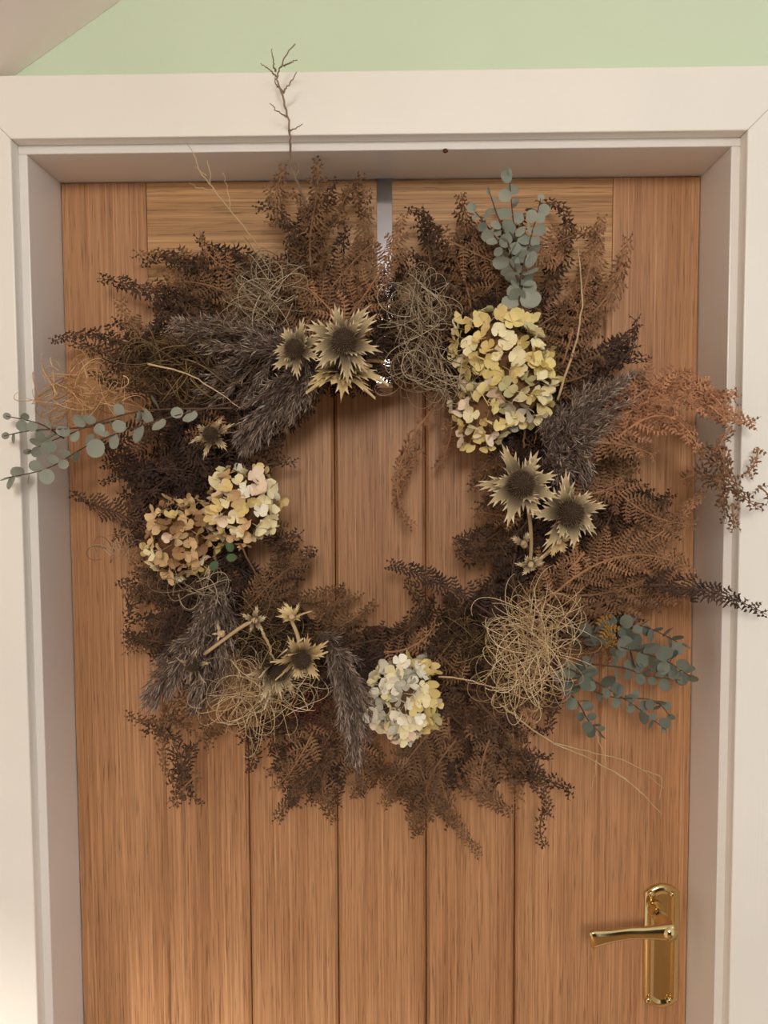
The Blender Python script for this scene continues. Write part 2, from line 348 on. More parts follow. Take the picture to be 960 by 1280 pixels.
def frond(base, mid, tip, w, tone, curl=.6, seed=0, into=None, tipcurl=0., facing=None, split=False, gap=None, pl=.0088, flat=.35, label=None, w_base=.45, ptaper=.7):
    R = np.random.default_rng(seed+100); gap = gap or .0096+.17*w
    L = np.linalg.norm(tip-base); n = max(10, int(L/.004))
    P = bez(base, mid, tip, n); T = nrm(np.gradient(P, axis=0))
    N0 = np.array([R.normal()*.28, -1, R.normal()*.28]) if facing is None else np.asarray(facing, float)
    if tipcurl:
        k0 = int(n*.62); B0 = nrm(N0-T[k0]*(T[k0]@N0)); t = T[k0].copy(); p = P[k0].copy(); m = n-k0; stp = L/n
        for i in range(k0, n):
            P[i] = p; T[i] = t; s = (i-k0)/m; t = rot(t[None], B0[None], [tipcurl*2*s/m])[0]; t = nrm(t+B0*.3*s/m); p = p+t*stp
    N = nrm(N0[None]-T*(T@N0)[:, None])
    arc = np.concatenate([[0], np.cumsum(np.linalg.norm(np.diff(P, axis=0), axis=1))]); LL = arc[-1]
    pos = []; s = .05*LL
    while s < LL*.99: pos.append(s); s += gap*(1.0-.55*s/LL)
    pos = np.array(pos); m = len(pos)*2; t = np.repeat(pos/LL, 2); side = np.tile([1., -1.], len(pos))
    idx = np.clip((t*(n-1)), 0, n-1.001); i0 = idx.astype(int); fr = (idx-i0)[:, None]
    lerp = lambda X: X[i0]*(1-fr)+X[i0+1]*fr
    p = lerp(P)+side[:, None]*0; Tm = nrm(lerp(T)); Nm = nrm(lerp(N)); Bm = np.cross(Nm, Tm)
    ln = 1.38*w*np.minimum(1, w_base+t/.3)*(1-t)**ptaper*(.8+.35*R.random(m))+.004
    ang = np.radians(68-22*t+R.normal(size=m)*6)
    d = nrm(Tm*np.cos(ang)[:, None]+Bm*(side*np.sin(ang))[:, None]+Nm*(R.normal(size=m)*.16-.05)[:, None])
    Np = nrm(Nm+Bm*(R.normal(size=m)*.25)[:, None]); Np = nrm(Np-d*np.sum(Np*d, 1, keepdims=True))
    st = .0039; cnt = np.maximum(3, (ln/st).astype(int)); mx = cnt.max()
    ci = (-side*(.75+R.normal(size=m)*.45)*(.35+curl)); co = (R.normal(size=m)*.9+.5)*curl     # total curls in radians (times growing curvature)
    big = R.random(m) < curl*.42; ci = np.where(big, ci*3.0, ci); co = np.where(big, co*2.4, co)
    PP = np.zeros((m, mx+1, 3)); TT = PP.copy(); NN = PP.copy(); pc = p.copy(); tcur = d; nc = Np
    for i in range(mx+1):
        PP[:, i] = pc; TT[:, i] = tcur; NN[:, i] = nc
        s_ = np.minimum(1, i/cnt); k_ = 2*s_/cnt
        tcur = nrm(rot(tcur, nc, ci*k_)); b = np.cross(nc, tcur); a_ = -co*k_
        tcur, nc = nrm(rot(tcur, b, a_)), nrm(rot(nc, b, a_)); pc = pc+tcur*st
    sunk = max(.6, min(1., w/.04))
    main = MB() if into is None else into; tube(main, P, np.linspace(.0012, .0004, n)*(.8+.4*sunk), 4, np.full(n, .95))
    parts = []
    for j in range(m):
        c = cnt[j]; q = PP[j, :c+1]; tt = TT[j, :c+1]; nn = NN[j, :c+1]; bb = np.cross(nn, tt)
        g = MB() if split and ln[j] > .013 else main
        # midrib: thin three-sided strip
        r = np.linspace(.00055, .0002, c+1)[:, None]
        V = np.stack([q-bb*r, q+bb*r, q+nn*r], 1); f = [(i*3+a, i*3+(a+1) % 3, i*3+3+(a+1) % 3, i*3+3+a) for i in range(c) for a in range(3)]
        tj = float(np.clip(.40+R.normal()*.18, .05, .8)); g.add(V, f, tj+.25)
        u = np.arange(c)/c; le = np.minimum(pl, ln[j]*.42)*(np.minimum(1, .65+u*2))*(1-u)**.45
        for sd in (1, -1):
            l = le*(.8+.35*R.random(c)); dr = np.radians(-10+R.normal(size=c)*28*curl-40*flat*curl*R.random())
            o = nrm(bb[:c]*sd+tt[:c]*.30); o = nrm(o*np.cos(dr)[:, None]+nn[:c]*np.sin(dr)[:, None])
            pp = q[:c]; wd_ = st*.34; l = l[:, None]; tw = nn[:c]*(R.normal(size=c)*.0005)[:, None]
            b0, b1 = pp-tt[:c]*wd_*.8, pp+tt[:c]*wd_*.8
            mid_ = pp+o*l*.6+nn[:c]*l*.06; m0, m1 = mid_-tt[:c]*wd_*.75+tw, mid_+tt[:c]*wd_*.95-tw
            e = pp+o*l+tt[:c]*l*.14-nn[:c]*l*(.22+.25*curl)
            V = np.stack([b0, b1, m1, m0, e], 1); f = []
            for i in range(c): k5 = 5*i; f += [(k5, k5+1, k5+2, k5+3), (k5+3, k5+2, k5+4)]
            g.add(V, f, np.tile([tj-.12, tj-.12, tj+.03, tj+.03, tj+.12], c))
        if g is not main: parts.append((g, q[0]))
    if into is not None: return
    o = main.build('fern_frond', M[tone], wreath, smooth=False, origin=base)
    if label: o['label'] = label
    for g, q0 in parts:
        g.build('leaflet', M[tone], o, smooth=False, origin=base).location = (0, 0, 0)
    return o
SEED = [0]
def F_(b, t, w, tone, curl=.6, mid=None, Yb=-.075, Yt=-.05, bow=None, **kw):
    """frond from pixel b to pixel t, half width w in pixels"""
    SEED[0] += 1; A, B = at(*b, Yb), at(*t, Yt)
    if mid: C = at(*mid, (Yb+Yt)/2-.008); C = 2*C-(A+B)/2
    else:
        bow = .06+.024*((SEED[0]*37) % 10) if bow is None else bow; d = B-A; C = (A+B)/2+np.array([-d[2], 0, d[0]])*bow*(1 if SEED[0] % 2 else -1)+np.array([0, -.012, 0])
    return frond(A, C, B, w/S((Yb+Yt)/2), tone, curl, SEED[0], **kw)

# hand placed fronds: silhouette and the ones that catch the eye
FR = [
 # top
 ((405,400),(418,200),40,'fern_mid',1.0,dict(tipcurl=.4,Yt=-.06)), ((420,400),(345,262),26,'fern_mid',1.3,dict(tipcurl=2.2)), ((405,390),(352,233),20,'fern_dark',1.3,dict(tipcurl=2.6)),
 ((400,380),(458,238),24,'fern_mid',1.1,{}), ((380,400),(395,250),36,'fern_dark',1.2,{}), ((410,430),(375,300),44,'fern_mid',1.0,{}), ((350,335),(182,294),22,'fern_dark',1.3,dict(tipcurl=1.2,Yt=-.03)),
 ((360,400),(170,318),30,'fern_mid',1.2,dict(Yt=-.03)), ((350,330),(205,325),26,'fern_dark',1.3,{}), ((340,420),(190,370),34,'fern_mid',1.1,dict(Yt=-.03)), ((400,330),(260,312),26,'fern_mid',1.2,{}),
 ((400,430),(505,268),46,'fern_rust',.5,dict(Yb=-.09,Yt=-.075,split=True,label='flat rust brown frond over the hanger strap')), ((365,440),(470,300),44,'fern_mid',.55,dict(Yb=-.085,Yt=-.08)), ((470,470),(575,330),40,'fern_rust',.7,dict(Yb=-.08)),
 ((340,410),(430,270),34,'fern_mid',.8,{}), ((450,440),(365,345),40,'fern_rust',.6,dict(Yb=-.095,Yt=-.085)), ((560,380),(550,244),26,'fern_dark',1.5,dict(tipcurl=3)), ((590,400),(520,265),34,'fern_mid',1.0,{}),
 ((640,400),(576,240),36,'fern_mid',.9,dict(Yb=-.06,Yt=-.05)), ((560,300),(660,345),34,'fern_mid',.7,dict(Yb=-.08,Yt=-.08)), ((650,450),(600,290),40,'fern_dark',.8,{}), ((650,430),(712,226),26,'fern_dark',1.3,dict(tipcurl=2.4,Yb=-.05,Yt=-.04)),
 ((690,500),(752,270),36,'fern_rust',.8,dict(Yb=-.06,Yt=-.04,mid=(728,370))), ((700,420),(785,298),28,'fern_rust',1.0,dict(Yb=-.06,Yt=-.04)), ((665,330),(752,290),22,'fern_rust',.8,dict(Yt=-.03)),
 ((690,470),(808,408),28,'fern_black',1.6,dict(tipcurl=1.5)), ((700,500),(812,450),24,'fern_black',1.5,{}), ((680,480),(770,440),42,'fern_mid',.9,dict(Yb=-.09)), ((660,420),(735,380),34,'fern_mid',.8,{}), ((690,470),(780,480),36,'fern_dark',1.0,{}),
 # left
 ((330,440),(76,382),32,'fern_dark',1.4,dict(tipcurl=1.2,Yt=-.04)), ((300,440),(122,348),30,'fern_dark',1.3,dict(Yt=-.04)), ((320,470),(92,428),34,'fern_dark',1.3,{}), ((260,420),(200,360),28,'fern_dark',1.2,{}),
 ((290,480),(110,465),30,'fern_dark',1.2,{}), ((300,520),(190,545),32,'fern_dark',1.1,{}), ((290,560),(188,585),30,'fern_black',1.2,{}), ((280,600),(128,605),24,'fern_black',1.4,dict(Yb=-.07)),
 ((270,660),(92,617),38,'fern_dark',.55,dict(Yt=-.06,split=True,label='dark frond spreading flat at the left side',w_base=.9)), ((260,700),(140,668),30,'fern_dark',.8,{}), ((270,720),(146,725),32,'fern_dark',1.1,{}),
 ((270,700),(150,770),36,'fern_dark',1.2,dict(tipcurl=1)), ((280,760),(158,812),28,'fern_mid',1.0,{}), ((300,740),(200,690),36,'fern_mid',.9,{}), ((270,800),(195,862),30,'fern_dark',1.2,{}),
 ((285,860),(228,1008),16,'fern_mid',1.6,dict(mid=(208,900),Yb=-.08,Yt=-.075,tipcurl=1.2,label='curled frond hanging at the lower left')), ((270,870),(185,905),16,'fern_mid',1.7,dict(tipcurl=3,Yb=-.08,Yt=-.075)), ((245,930),(222,1005),18,'fern_dark',1.6,dict(Yb=-.075,Yt=-.075)), ((300,870),(330,905),20,'fern_mid',.8,{}), ((350,870),(245,925),20,'fern_mid',1.2,dict(Yb=-.06,Yt=-.04)),
 # inner left and inner top
 ((300,600),(372,578),16,'fern_dark',1.2,{}), ((290,560),(345,500),26,'fern_dark',1.0,{}), ((310,760),(392,688),34,'fern_mid',.55,dict(Yb=-.09,Yt=-.08,split=True,label='dark red brown frond below the left hydrangea')), ((330,790),(345,690),30,'fern_dark',.6,dict(Yb=-.09)), ((330,780),(430,735),20,'fern_mid',.8,{}),
 ((380,800),(470,752),20,'fern_mid',.7,{}), ((300,640),(360,690),26,'fern_dark',.8,{}), ((460,810),(535,757),24,'fern_dark',.7,{}), ((400,810),(455,770),24,'fern_mid',.7,{}),
 ((550,500),(519,650),15,'fern_rust',1.5,dict(mid=(498,590),tipcurl=1.4,Yb=-.07,Yt=-.04,label='curled bronze frond hanging in the opening')), ((560,490),(546,586),16,'fern_rust',1.1,dict(Yb=-.07,Yt=-.04)), ((530,560),(495,625),12,'fern_rust',1.5,dict(Yb=-.05,Yt=-.04)),
 # inner right
 ((650,590),(588,608),20,'fern_dark',.8,{}), ((640,560),(592,600),24,'fern_mid',1.0,{}), ((660,650),(602,690),24,'fern_dark',.7,dict(tipcurl=1.5)), ((650,730),(603,655),28,'fern_dark',.8,{}), ((700,700),(640,660),34,'fern_mid',.8,{}),
 ((660,800),(488,706),24,'fern_black',.6,dict(mid=(560,735),Yb=-.09,Yt=-.07,split=True,label='blackish frond reaching into the lower opening')), ((620,830),(530,770),28,'fern_dark',.7,{}), ((580,850),(500,775),26,'fern_mid',.6,dict(Yb=-.09)), ((600,800),(560,740),24,'fern_dark',.8,{}),
 # right
 ((700,590),(908,600),34,'fern_copper',.75,dict(mid=(850,492),Yb=-.10,Yt=-.115,tipcurl=.6,split=True,label='copper frond arching over the right casing')), ((745,560),(915,520),32,'fern_copper',.6,dict(mid=(830,478),Yb=-.10,Yt=-.115)), ((760,560),(880,575),30,'fern_copper',.7,dict(mid=(830,520),Yb=-.11,Yt=-.115)),
 ((700,560),(820,570),24,'fern_rust',.5,dict(Yb=-.11,Yt=-.11)), ((870,560),(940,655),18,'fern_mid',1.6,dict(mid=(912,595),Yb=-.115,Yt=-.125,tipcurl=1.2)), ((850,600),(905,655),16,'fern_mid',1.4,dict(mid=(895,600),Yb=-.115,Yt=-.12)),
 ((740,700),(880,610),26,'fern_rust',.9,dict(Yb=-.08,Yt=-.085)), ((740,680),(850,668),28,'fern_mid',.7,dict(Yb=-.07)), ((720,640),(800,570),30,'fern_mid',.7,{}), ((700,660),(830,630),34,'fern_dark',.8,dict(Yb=-.06)), ((700,620),(780,600),26,'fern_rust',.5,dict(Yb=-.11,Yt=-.10)),
 ((650,790),(868,716),48,'fern_rust',.45,dict(mid=(760,700),Yb=-.09,Yt=-.085,split=True,label='broad rust frond at the right side',w_base=.8)), ((680,740),(850,690),36,'fern_mid',.5,dict(Yb=-.085,Yt=-.08)), ((690,780),(866,745),44,'fern_rust',.5,dict(Yb=-.08,Yt=-.07)),
 ((690,700),(840,700),34,'fern_mid',.8,dict(Yb=-.07)), ((800,732),(958,768),25,'fern_black',.8,dict(mid=(880,738),Yb=-.10,Yt=-.125,split=True,label='blackish frond crossing the right casing')), ((900,790),(985,775),10,'fern_black',1.0,dict(Yb=-.12,Yt=-.12)) if False else ((690,800),(800,770),30,'fern_mid',.7,{}),
 ((620,850),(700,882),22,'fern_dark',1.0,{}), ((640,780),(600,720),20,'fern_mid',1.0,{}), ((730,790),(760,830),14,'fern_rust',.4,{}),
 # bottom
 ((420,870),(413,1028),34,'fern_mid',.8,dict(tipcurl=.8,split=False)), ((400,870),(322,1002),24,'fern_dark',1.0,dict(mid=(392,970),tipcurl=.6)), ((430,880),(345,930),34,'fern_mid',.7,{}), ((430,870),(360,975),36,'fern_mid',.7,dict(Yb=-.085)), ((440,880),(420,1005),34,'fern_dark',.9,{}),
 ((380,840),(325,900),30,'fern_dark',.8,{}), ((470,900),(445,995),32,'fern_mid',.5,dict(Yb=-.095,Yt=-.08,split=True,label='frond hanging below the bottom plume')), ((530,900),(478,1008),36,'fern_mid',.55,dict(Yb=-.09,Yt=-.075)), ((540,900),(522,1048),28,'fern_mid',.8,dict(ptaper=.45)), ((550,910),(560,990),36,'fern_dark',.8,{}),
 ((545,930),(602,1070),18,'fern_mid',.8,dict(Yt=-.03,ptaper=.9)), ((590,870),(700,1030),30,'fern_dark',1.0,dict(mid=(650,940),tipcurl=-.8,Yt=-.06,ptaper=.8)), ((680,1010),(682,1060),8,'fern_dark',1.4,dict(Yb=-.06,Yt=-.05)),
 ((580,900),(650,1000),34,'fern_mid',.9,dict(Yt=-.04)), ((560,890),(590,1005),32,'fern_mid',1.1,dict(tipcurl=1.5,Yt=-.04)), ((560,860),(650,900),36,'fern_dark',.8,{}), ((540,850),(620,930),34,'fern_mid',.8,{}), ((640,880),(560,900),30,'fern_mid',.8,{}),
 ((555,895),(482,988),30,'fern_mid',.45,dict(Yb=-.10,Yt=-.092)), ((430,905),(452,990),24,'fern_mid',.4,dict(Yb=-.10,Yt=-.09)), ((520,925),(560,1020),22,'fern_mid',.45,dict(Yb=-.095,Yt=-.08)), ((395,905),(345,985),26,'fern_mid',.5,dict(Yb=-.095,Yt=-.08)),
 ((480,815),(545,780),20,'fern_rust',.4,dict(Yb=-.10,Yt=-.095)), ((570,925),(612,1012),22,'fern_mid',.5,dict(mid=(535,1000),tipcurl=-2,Yb=-.09,Yt=-.08)), ((612,925),(645,1016),24,'fern_mid',.5,dict(mid=(605,985),Yb=-.085,Yt=-.07)), ((350,890),(312,850),22,'fern_mid',.4,dict(Yb=-.09)),
 ((330,400),(212,352),24,'fern_mid',.5,dict(Yb=-.085,Yt=-.06)), ((300,350),(250,300),20,'fern_rust',.5,dict(Yb=-.07,Yt=-.06)), ((650,650),(596,640),20,'fern_mid',.4,dict(Yb=-.09,Yt=-.08)), ((730,690),(640,740),22,'fern_rust',.45,dict(Yb=-.10)), ((250,700),(160,700),24,'fern_mid',.45,dict(Yb=-.085,Yt=-.07)),
 ((330,720),(300,800),24,'fern_mid',.4,dict(Yb=-.09)), ((760,600),(870,655),22,'fern_rust',.4,dict(Yb=-.09,Yt=-.09)), ((640,320),(560,400),24,'fern_mid',.4,dict(Yb=-.09)), ((700,330),(640,300),20,'fern_rust',.4,dict(Yb=-.07)), ((210,430),(150,375),20,'fern_mid',.6,dict(Yb=-.07)), ((280,520),(235,600),22,'fern_rust',.5,dict(Yb=-.09)),
 ((212,915),(238,1010),17,'fern_dark',1.6,dict(Yb=-.085,Yt=-.08,tipcurl=1.5)), ((228,925),(178,905),14,'fern_dark',1.6,dict(Yb=-.085,Yt=-.08,tipcurl=3)),
 ((655,885),(648,925),16,'fern_rust',.7,dict(Yt=-.03)), ((700,880),(560,850),26,'fern_dark',.8,{}),
]
for b, t, w, tone, curl, kw in FR: F_(b, t, w, tone, curl, **kw)
# small curled clumps that thicken the outline: (px, py, heading in degrees, spread, count, length, half width, tone, depth)
CL = [(250,410,150,70,6,95,20,'fern_dark',-.05),(190,440,130,80,6,80,18,'fern_black',-.05),(270,350,170,60,5,90,20,'fern_mid',-.05),(300,330,200,50,4,80,20,'fern_dark',-.04),(380,300,95,60,6,75,18,'fern_mid',-.055),
      (430,270,80,60,4,55,16,'fern_mid',-.05),(560,330,80,60,5,75,20,'fern_dark',-.045),(620,330,110,70,5,80,22,'fern_mid',-.05),(700,400,40,70,5,90,20,'fern_dark',-.045),(760,450,20,60,5,50,17,'fern_black',-.055),
      (250,600,190,60,5,85,20,'fern_black',-.05),(220,660,200,50,4,80,22,'fern_dark',-.045),(215,730,215,60,5,80,20,'fern_mid',-.05),(220,800,230,60,5,65,18,'fern_dark',-.045),(235,900,240,90,4,50,11,'fern_mid',-.08),
      (235,970,260,60,4,38,10,'fern_mid',-.08),(390,940,255,70,7,75,20,'fern_mid',-.05),(350,920,235,60,5,75,18,'fern_dark',-.045),(460,950,270,50,5,70,20,'fern_mid',-.055),(520,960,280,50,5,70,20,'fern_mid',-.05),
      (590,930,290,60,6,85,22,'fern_dark',-.045),(640,950,300,60,4,60,16,'fern_black',-.05),(780,640,10,60,5,85,22,'fern_dark',-.05),(790,720,0,50,5,75,22,'fern_mid',-.06),(760,590,30,60,5,70,20,'fern_mid',-.05),
      (620,680,150,60,5,60,18,'fern_dark',-.05),(640,620,170,60,5,55,16,'fern_dark',-.05),(560,780,110,60,5,65,18,'fern_dark',-.05),(420,790,60,70,5,60,18,'fern_mid',-.05),(360,700,30,60,4,45,16,'fern_dark',-.05),
      (335,570,40,50,4,40,13,'fern_dark',-.05),(880,500,-20,70,5,50,14,'fern_copper',-.112),(905,560,-70,60,4,50,11,'fern_rust',-.118),(925,630,-70,80,4,34,9,'fern_mid',-.122)]
for cx, cy, hd, spr, cn, ln_, hw, tn_, dp in CL:
    for k in range(cn):
        a = math.radians(hd+RNG.uniform(-spr, spr)); l = ln_*RNG.uniform(.7, 1.1); b0 = (cx+RNG.normal()*14-.25*l*math.cos(a), cy+RNG.normal()*12+.25*l*math.sin(a))
        y = dp+RNG.normal()*.006
        F_(b0, (b0[0]+l*math.cos(a), b0[1]-l*math.sin(a)), hw, tn_, RNG.uniform(.9, 1.7), Yb=y, Yt=y+RNG.uniform(-.01, .012), tipcurl=RNG.uniform(-2.2, 2.2))
print('single fronds', SEED[0])
# the bracken packed behind them, too tangled to part
FILL = {k: MB() for k in ('fern_dark', 'fern_black')}  # darkest fern tones, deepening the shade between fronds by colour
for k in range(230):
    th = k/230*2*math.pi+RNG.normal()*.05
    r0 = RNG.uniform(156, 258); px, py = 476+r0*1.08*math.cos(th), 638-r0*.98*math.sin(th)
    da = th-math.pi/2+RNG.uniform(-.5, 1.05) if RNG.random() < .7 else th+math.pi/2-RNG.uniform(-.3, 1.0)
    l = RNG.uniform(70, 125); q = (px+l*math.cos(da), py-l*math.sin(da))
    if math.hypot((q[0]-476)/1.0, (q[1]-632)/1.06) < 138: continue
    tone = str(RNG.choice(['fern_dark', 'fern_black']))
    y = RNG.uniform(-.085, -.028)
    F_((px, py), q, RNG.uniform(22, 38), tone, RNG.uniform(.6, 1.3), Yb=y, Yt=y+RNG.uniform(-.01, .02), into=FILL[tone])
for k, mb in FILL.items():
    o = mb.build('packed_bracken', M[k], wreath, smooth=False); o['kind'] = 'stuff'
    o['label'] = 'packed bracken filling the ring, toned darker for the shade inside'

# ---------------- reed plumes
def plume(pts, Ys, rad, label, seed, nt=110, per=42):
    R = np.random.default_rng(seed); P = spline([at(x, y, Y) for (x, y), Y in zip(pts, Ys)], 40); T = nrm(np.gradient(P, axis=0)); mb = MB()
    tube(mb, P, .0013, 5, .2)
    for k in range(nt):
        s = R.random()**.85*.97; i = int(s*39); t = T[i]; a = R.random()*6.283
        A = nrm(np.cross(t, [0.2, -1, .1])); B = np.cross(t, A); rd = A*math.cos(a)+B*math.sin(a)
        r = rad/S(-.1)*math.sin(math.pi*min(1, (.12+s*.83)))**.6
        d = nrm(t*(.95+.5*s)+rd*(.75-.35*s)); tl = r*1.5+.010; bend = np.array([0, 0, -1])*.25
        u = R.random(per)[:, None]; c = P[i]+rd*r*.12+d*tl*u+bend*tl*u*u*.5
        dd = nrm(d+R.normal(size=(per, 3))*.38+bend*u); l = R.uniform(.006, .014, (per, 1))
        wv = nrm(np.cross(dd, R.normal(size=(per, 3))))*R.uniform(.00028, .0006, (per, 1))
        e = c+dd*l; mm = c+dd*l*.5+bend*.001
        V = np.stack([c-wv*.6, c+wv*.6, mm+wv, mm-wv, e+bend*.0015], 1)
        tn = np.clip(R.random(per)*.55+u[:, 0]*.2+R.random()*.25, 0, 1); tv = np.stack([tn*.5, tn*.5, tn, tn, np.minimum(1, tn+.15)], 1).ravel()
        f = []
        for j in range(per): q = 5*j; f += [(q, q+1, q+2, q+3), (q+3, q+2, q+4)]
        mb.add(V, f, tv)
    o = mb.build('reed_plume', M['plume'], wreath, smooth=False, origin=P[0]); o['label'] = label
plume([(405, 480), (365, 450), (305, 425), (232, 408)], [-.09, -.105, -.105, -.085], 30, 'dark grey feathery plume at the upper left', 1, 130)
plume([(400, 440), (375, 470), (345, 500), (312, 540)], [-.10, -.115, -.11, -.10], 26, 'dark grey feathery plume at the upper left', 2, 110)
plume([(380, 400), (340, 440), (300, 465), (262, 470)], [-.08, -.09, -.09, -.08], 28, 'dark grey feathery plume at the upper left', 3, 90)
plume([(680, 600), (700, 560), (735, 520), (790, 478)], [-.09, -.11, -.115, -.09], 32, 'grey lilac plume right of the large hydrangea', 4, 150)
plume([(690, 500), (705, 545), (712, 585), (708, 620)], [-.09, -.11, -.10, -.09], 22, 'grey lilac plume right of the large hydrangea', 5, 80)
plume([(275, 720), (265, 770), (225, 820), (190, 868)], [-.09, -.115, -.11, -.085], 26, 'grey brown plume hanging at the lower left', 6, 130)
plume([(270, 740), (270, 790), (262, 830), (250, 868)], [-.09, -.105, -.10, -.085], 22, 'grey brown plume hanging at the lower left', 7, 90)
plume([(395, 790), (425, 830), (440, 880), (448, 945)], [-.09, -.115, -.115, -.09], 22, 'grey brown plume left of the bottom hydrangea', 8, 120)

# ---------------- hydrangea heads
def sepal_floret(kind, seed):
    R = np.random.default_rng(seed); mb = MB()
    for q in range(4):
        a = q*math.pi/2+R.normal()*.14; l = .0108*R.uniform(.8, 1.12); w = .0058*R.uniform(.85, 1.15); cup = R.uniform(.0, 1.1); side = R.normal()*.35; tipc = R.uniform(-.5, .5)
        V = []
        us = [0, .25, .55, .82, 1]; ws = [.1, .55, .98, .9, .22]
        for u, ww in zip(us, ws):
            for v in (-1, 0, 1):
                x = l*u; y = w*ww*v; z = l*(cup*u*u*.9+tipc*.3*u**3)+abs(v)*w*ww*.28*(1 if R.random() > .2 else -1)+side*y
                V.append((x*math.cos(a)-y*math.sin(a), x*math.sin(a)+y*math.cos(a), z))
        mb.add(V, [(i*3+j, i*3+j+1, i*3+4+j, i*3+3+j) for i in range(4) for j in range(2)])
    th = np.arange(5)*1.2566; mb.add([(.0012*math.cos(t), .0012*math.sin(t), z) for z in (0, .0016) for t in th]+[(0, 0, .0024)], [(i, (i+1) % 5, 5+(i+1) % 5, 5+i) for i in range(5)]+[(5+i, 5+(i+1) % 5, 10) for i in range(5)])
    mb.add([(-.0004, 0, 0), (.0004, 0, 0), (.0003, 0, -.014), (-.0003, 0, -.014)], [(0, 1, 2, 3)])
    return mb.mesh('floret', M['petal_'+kind])
FLO = {}
def floret_mesh(kind, v):
    if (kind, v) not in FLO: FLO[(kind, v)] = sepal_floret(kind, hash((len(kind), ord(kind[0]), v)) % 1000)
    return FLO[(kind, v)]
def hydrangea(blobs, count, palette, label, seed, size=1., depth=.036):
    """blobs: (px, py, rx, rz, Y) domes; florets cover their front"""
    R = np.random.default_rng(seed); c0 = at(blobs[0][0], blobs[0][1], blobs[0][4])
    mb = MB()
    E = []
    for px, py, rx, rz, Y in blobs: E.append((at(px, py, Y), np.array([rx/S(Y-.02), depth, rz/S(Y-.02)])))
    for c, r in E:
        for k in range(26):
            v = nrm(R.normal(size=3)); v[1] = -abs(v[1]); tube(mb, bez(c+np.array([0, .02, 0]), c+v*r*.3, c+v*r*.85, 5), .0008, 4)
        th = np.linspace(0, math.pi, 7)
        V = [c+r*.72*np.array([math.sin(a)*math.cos(b), -math.sin(a)*math.sin(b), math.cos(a)]) for a in th for b in np.arange(12)*math.pi/6]
        mb.add(V, [(i*12+j, i*12+(j+1) % 12, (i+1)*12+(j+1) % 12, (i+1)*12+j) for i in range(6) for j in range(12)])
    head = mb.build('hydrangea_head', M['stem'], wreath, origin=c0); head['label'] = label
    tot = sum(r[0]*r[2] for _, r in E); pts = []
    for bi, (c, r) in enumerate(E):
        n = int(1.24*count*r[0]*r[2]/tot)+1
        for k in range(n):
            z = 1-(k+.5)/n*1.18; a = k*2.39996+seed          # z: towards the viewer
            rr = math.sqrt(max(0, 1-z*z)); v = np.array([rr*math.cos(a), -z, rr*math.sin(a)])
            p = c+v*r*R.uniform(.80, 1.10)
            if any(np.sum(((p-c2)/r2)**2) < .72 for j, (c2, r2) in enumerate(E) if j != bi): continue
            pts.append((p, nrm(v/r)))
    for p, nv in pts:
        kind = palette(p, c0, R); o = bpy.data.objects.new('floret', floret_mesh(kind, int(R.integers(4)))); col.objects.link(o); o.parent = head
        nv = nrm(nv+R.normal(size=3)*.42); q = Vector(nv).to_track_quat('Z', 'Y').to_matrix() @ Matrix.Rotation(R.random()*6.28, 3, 'Z')
        mt = q.to_4x4() @ Matrix.Scale(size*R.uniform(.72, 1.08), 4); mt.translation = Vector(p-c0); o.matrix_basis = mt
def pick(R, **w):
    k = list(w); s = np.array([w[i] for i in k], float); return str(R.choice(k, p=s/s.sum()))
def pal_main(p, c, R):
    dz = p[2]-c[2]; dx = p[0]-c[0]
    if dz < -.035 and dx < .0: return pick(R, cream=3, yellow=2, pink=2.5, gold=1)
    if dz < -.03: return pick(R, grey=2, cream=3, yellow=3, olive=2, gold=1)
    return pick(R, cream=2.5, yellow=5, gold=3, olive=.6)
hydrangea([(622, 440, 58, 52, -.10), (645, 487, 44, 50, -.10), (603, 520, 38, 38, -.098)], 104, pal_main, 'large cream yellow hydrangea head at the upper right', 11)
hydrangea([(306, 632, 44, 47, -.10)], 44, lambda p, c, R: pick(R, cream=2.6, white=.8, tan=3.4, gold=1, pink=1), 'cream hydrangea head on the left side', 12, .95)
hydrangea([(228, 672, 44, 52, -.09)], 50, lambda p, c, R: pick(R, tan=4.5, gold=.8, brown=2.6, cream=.8, pink=.8), 'withered tan hydrangea head on the left side', 13, .85)
def pal_bot(p, c, R):
    dz = p[2]-c[2]; dx = p[0]-c[0]
    if dx > .02 and dz > -.03: return pick(R, olive=2, gold=2, yellow=2, cream=1)
    if dz < -.02: return pick(R, pink=3, cream=2, white=1)
    return pick(R, white=4, cream=3, grey=1.6, yellow=.4)
hydrangea([(506, 872, 44, 52, -.105)], 66, pal_bot, 'white and pale grey hydrangea head at the bottom', 14, .92)

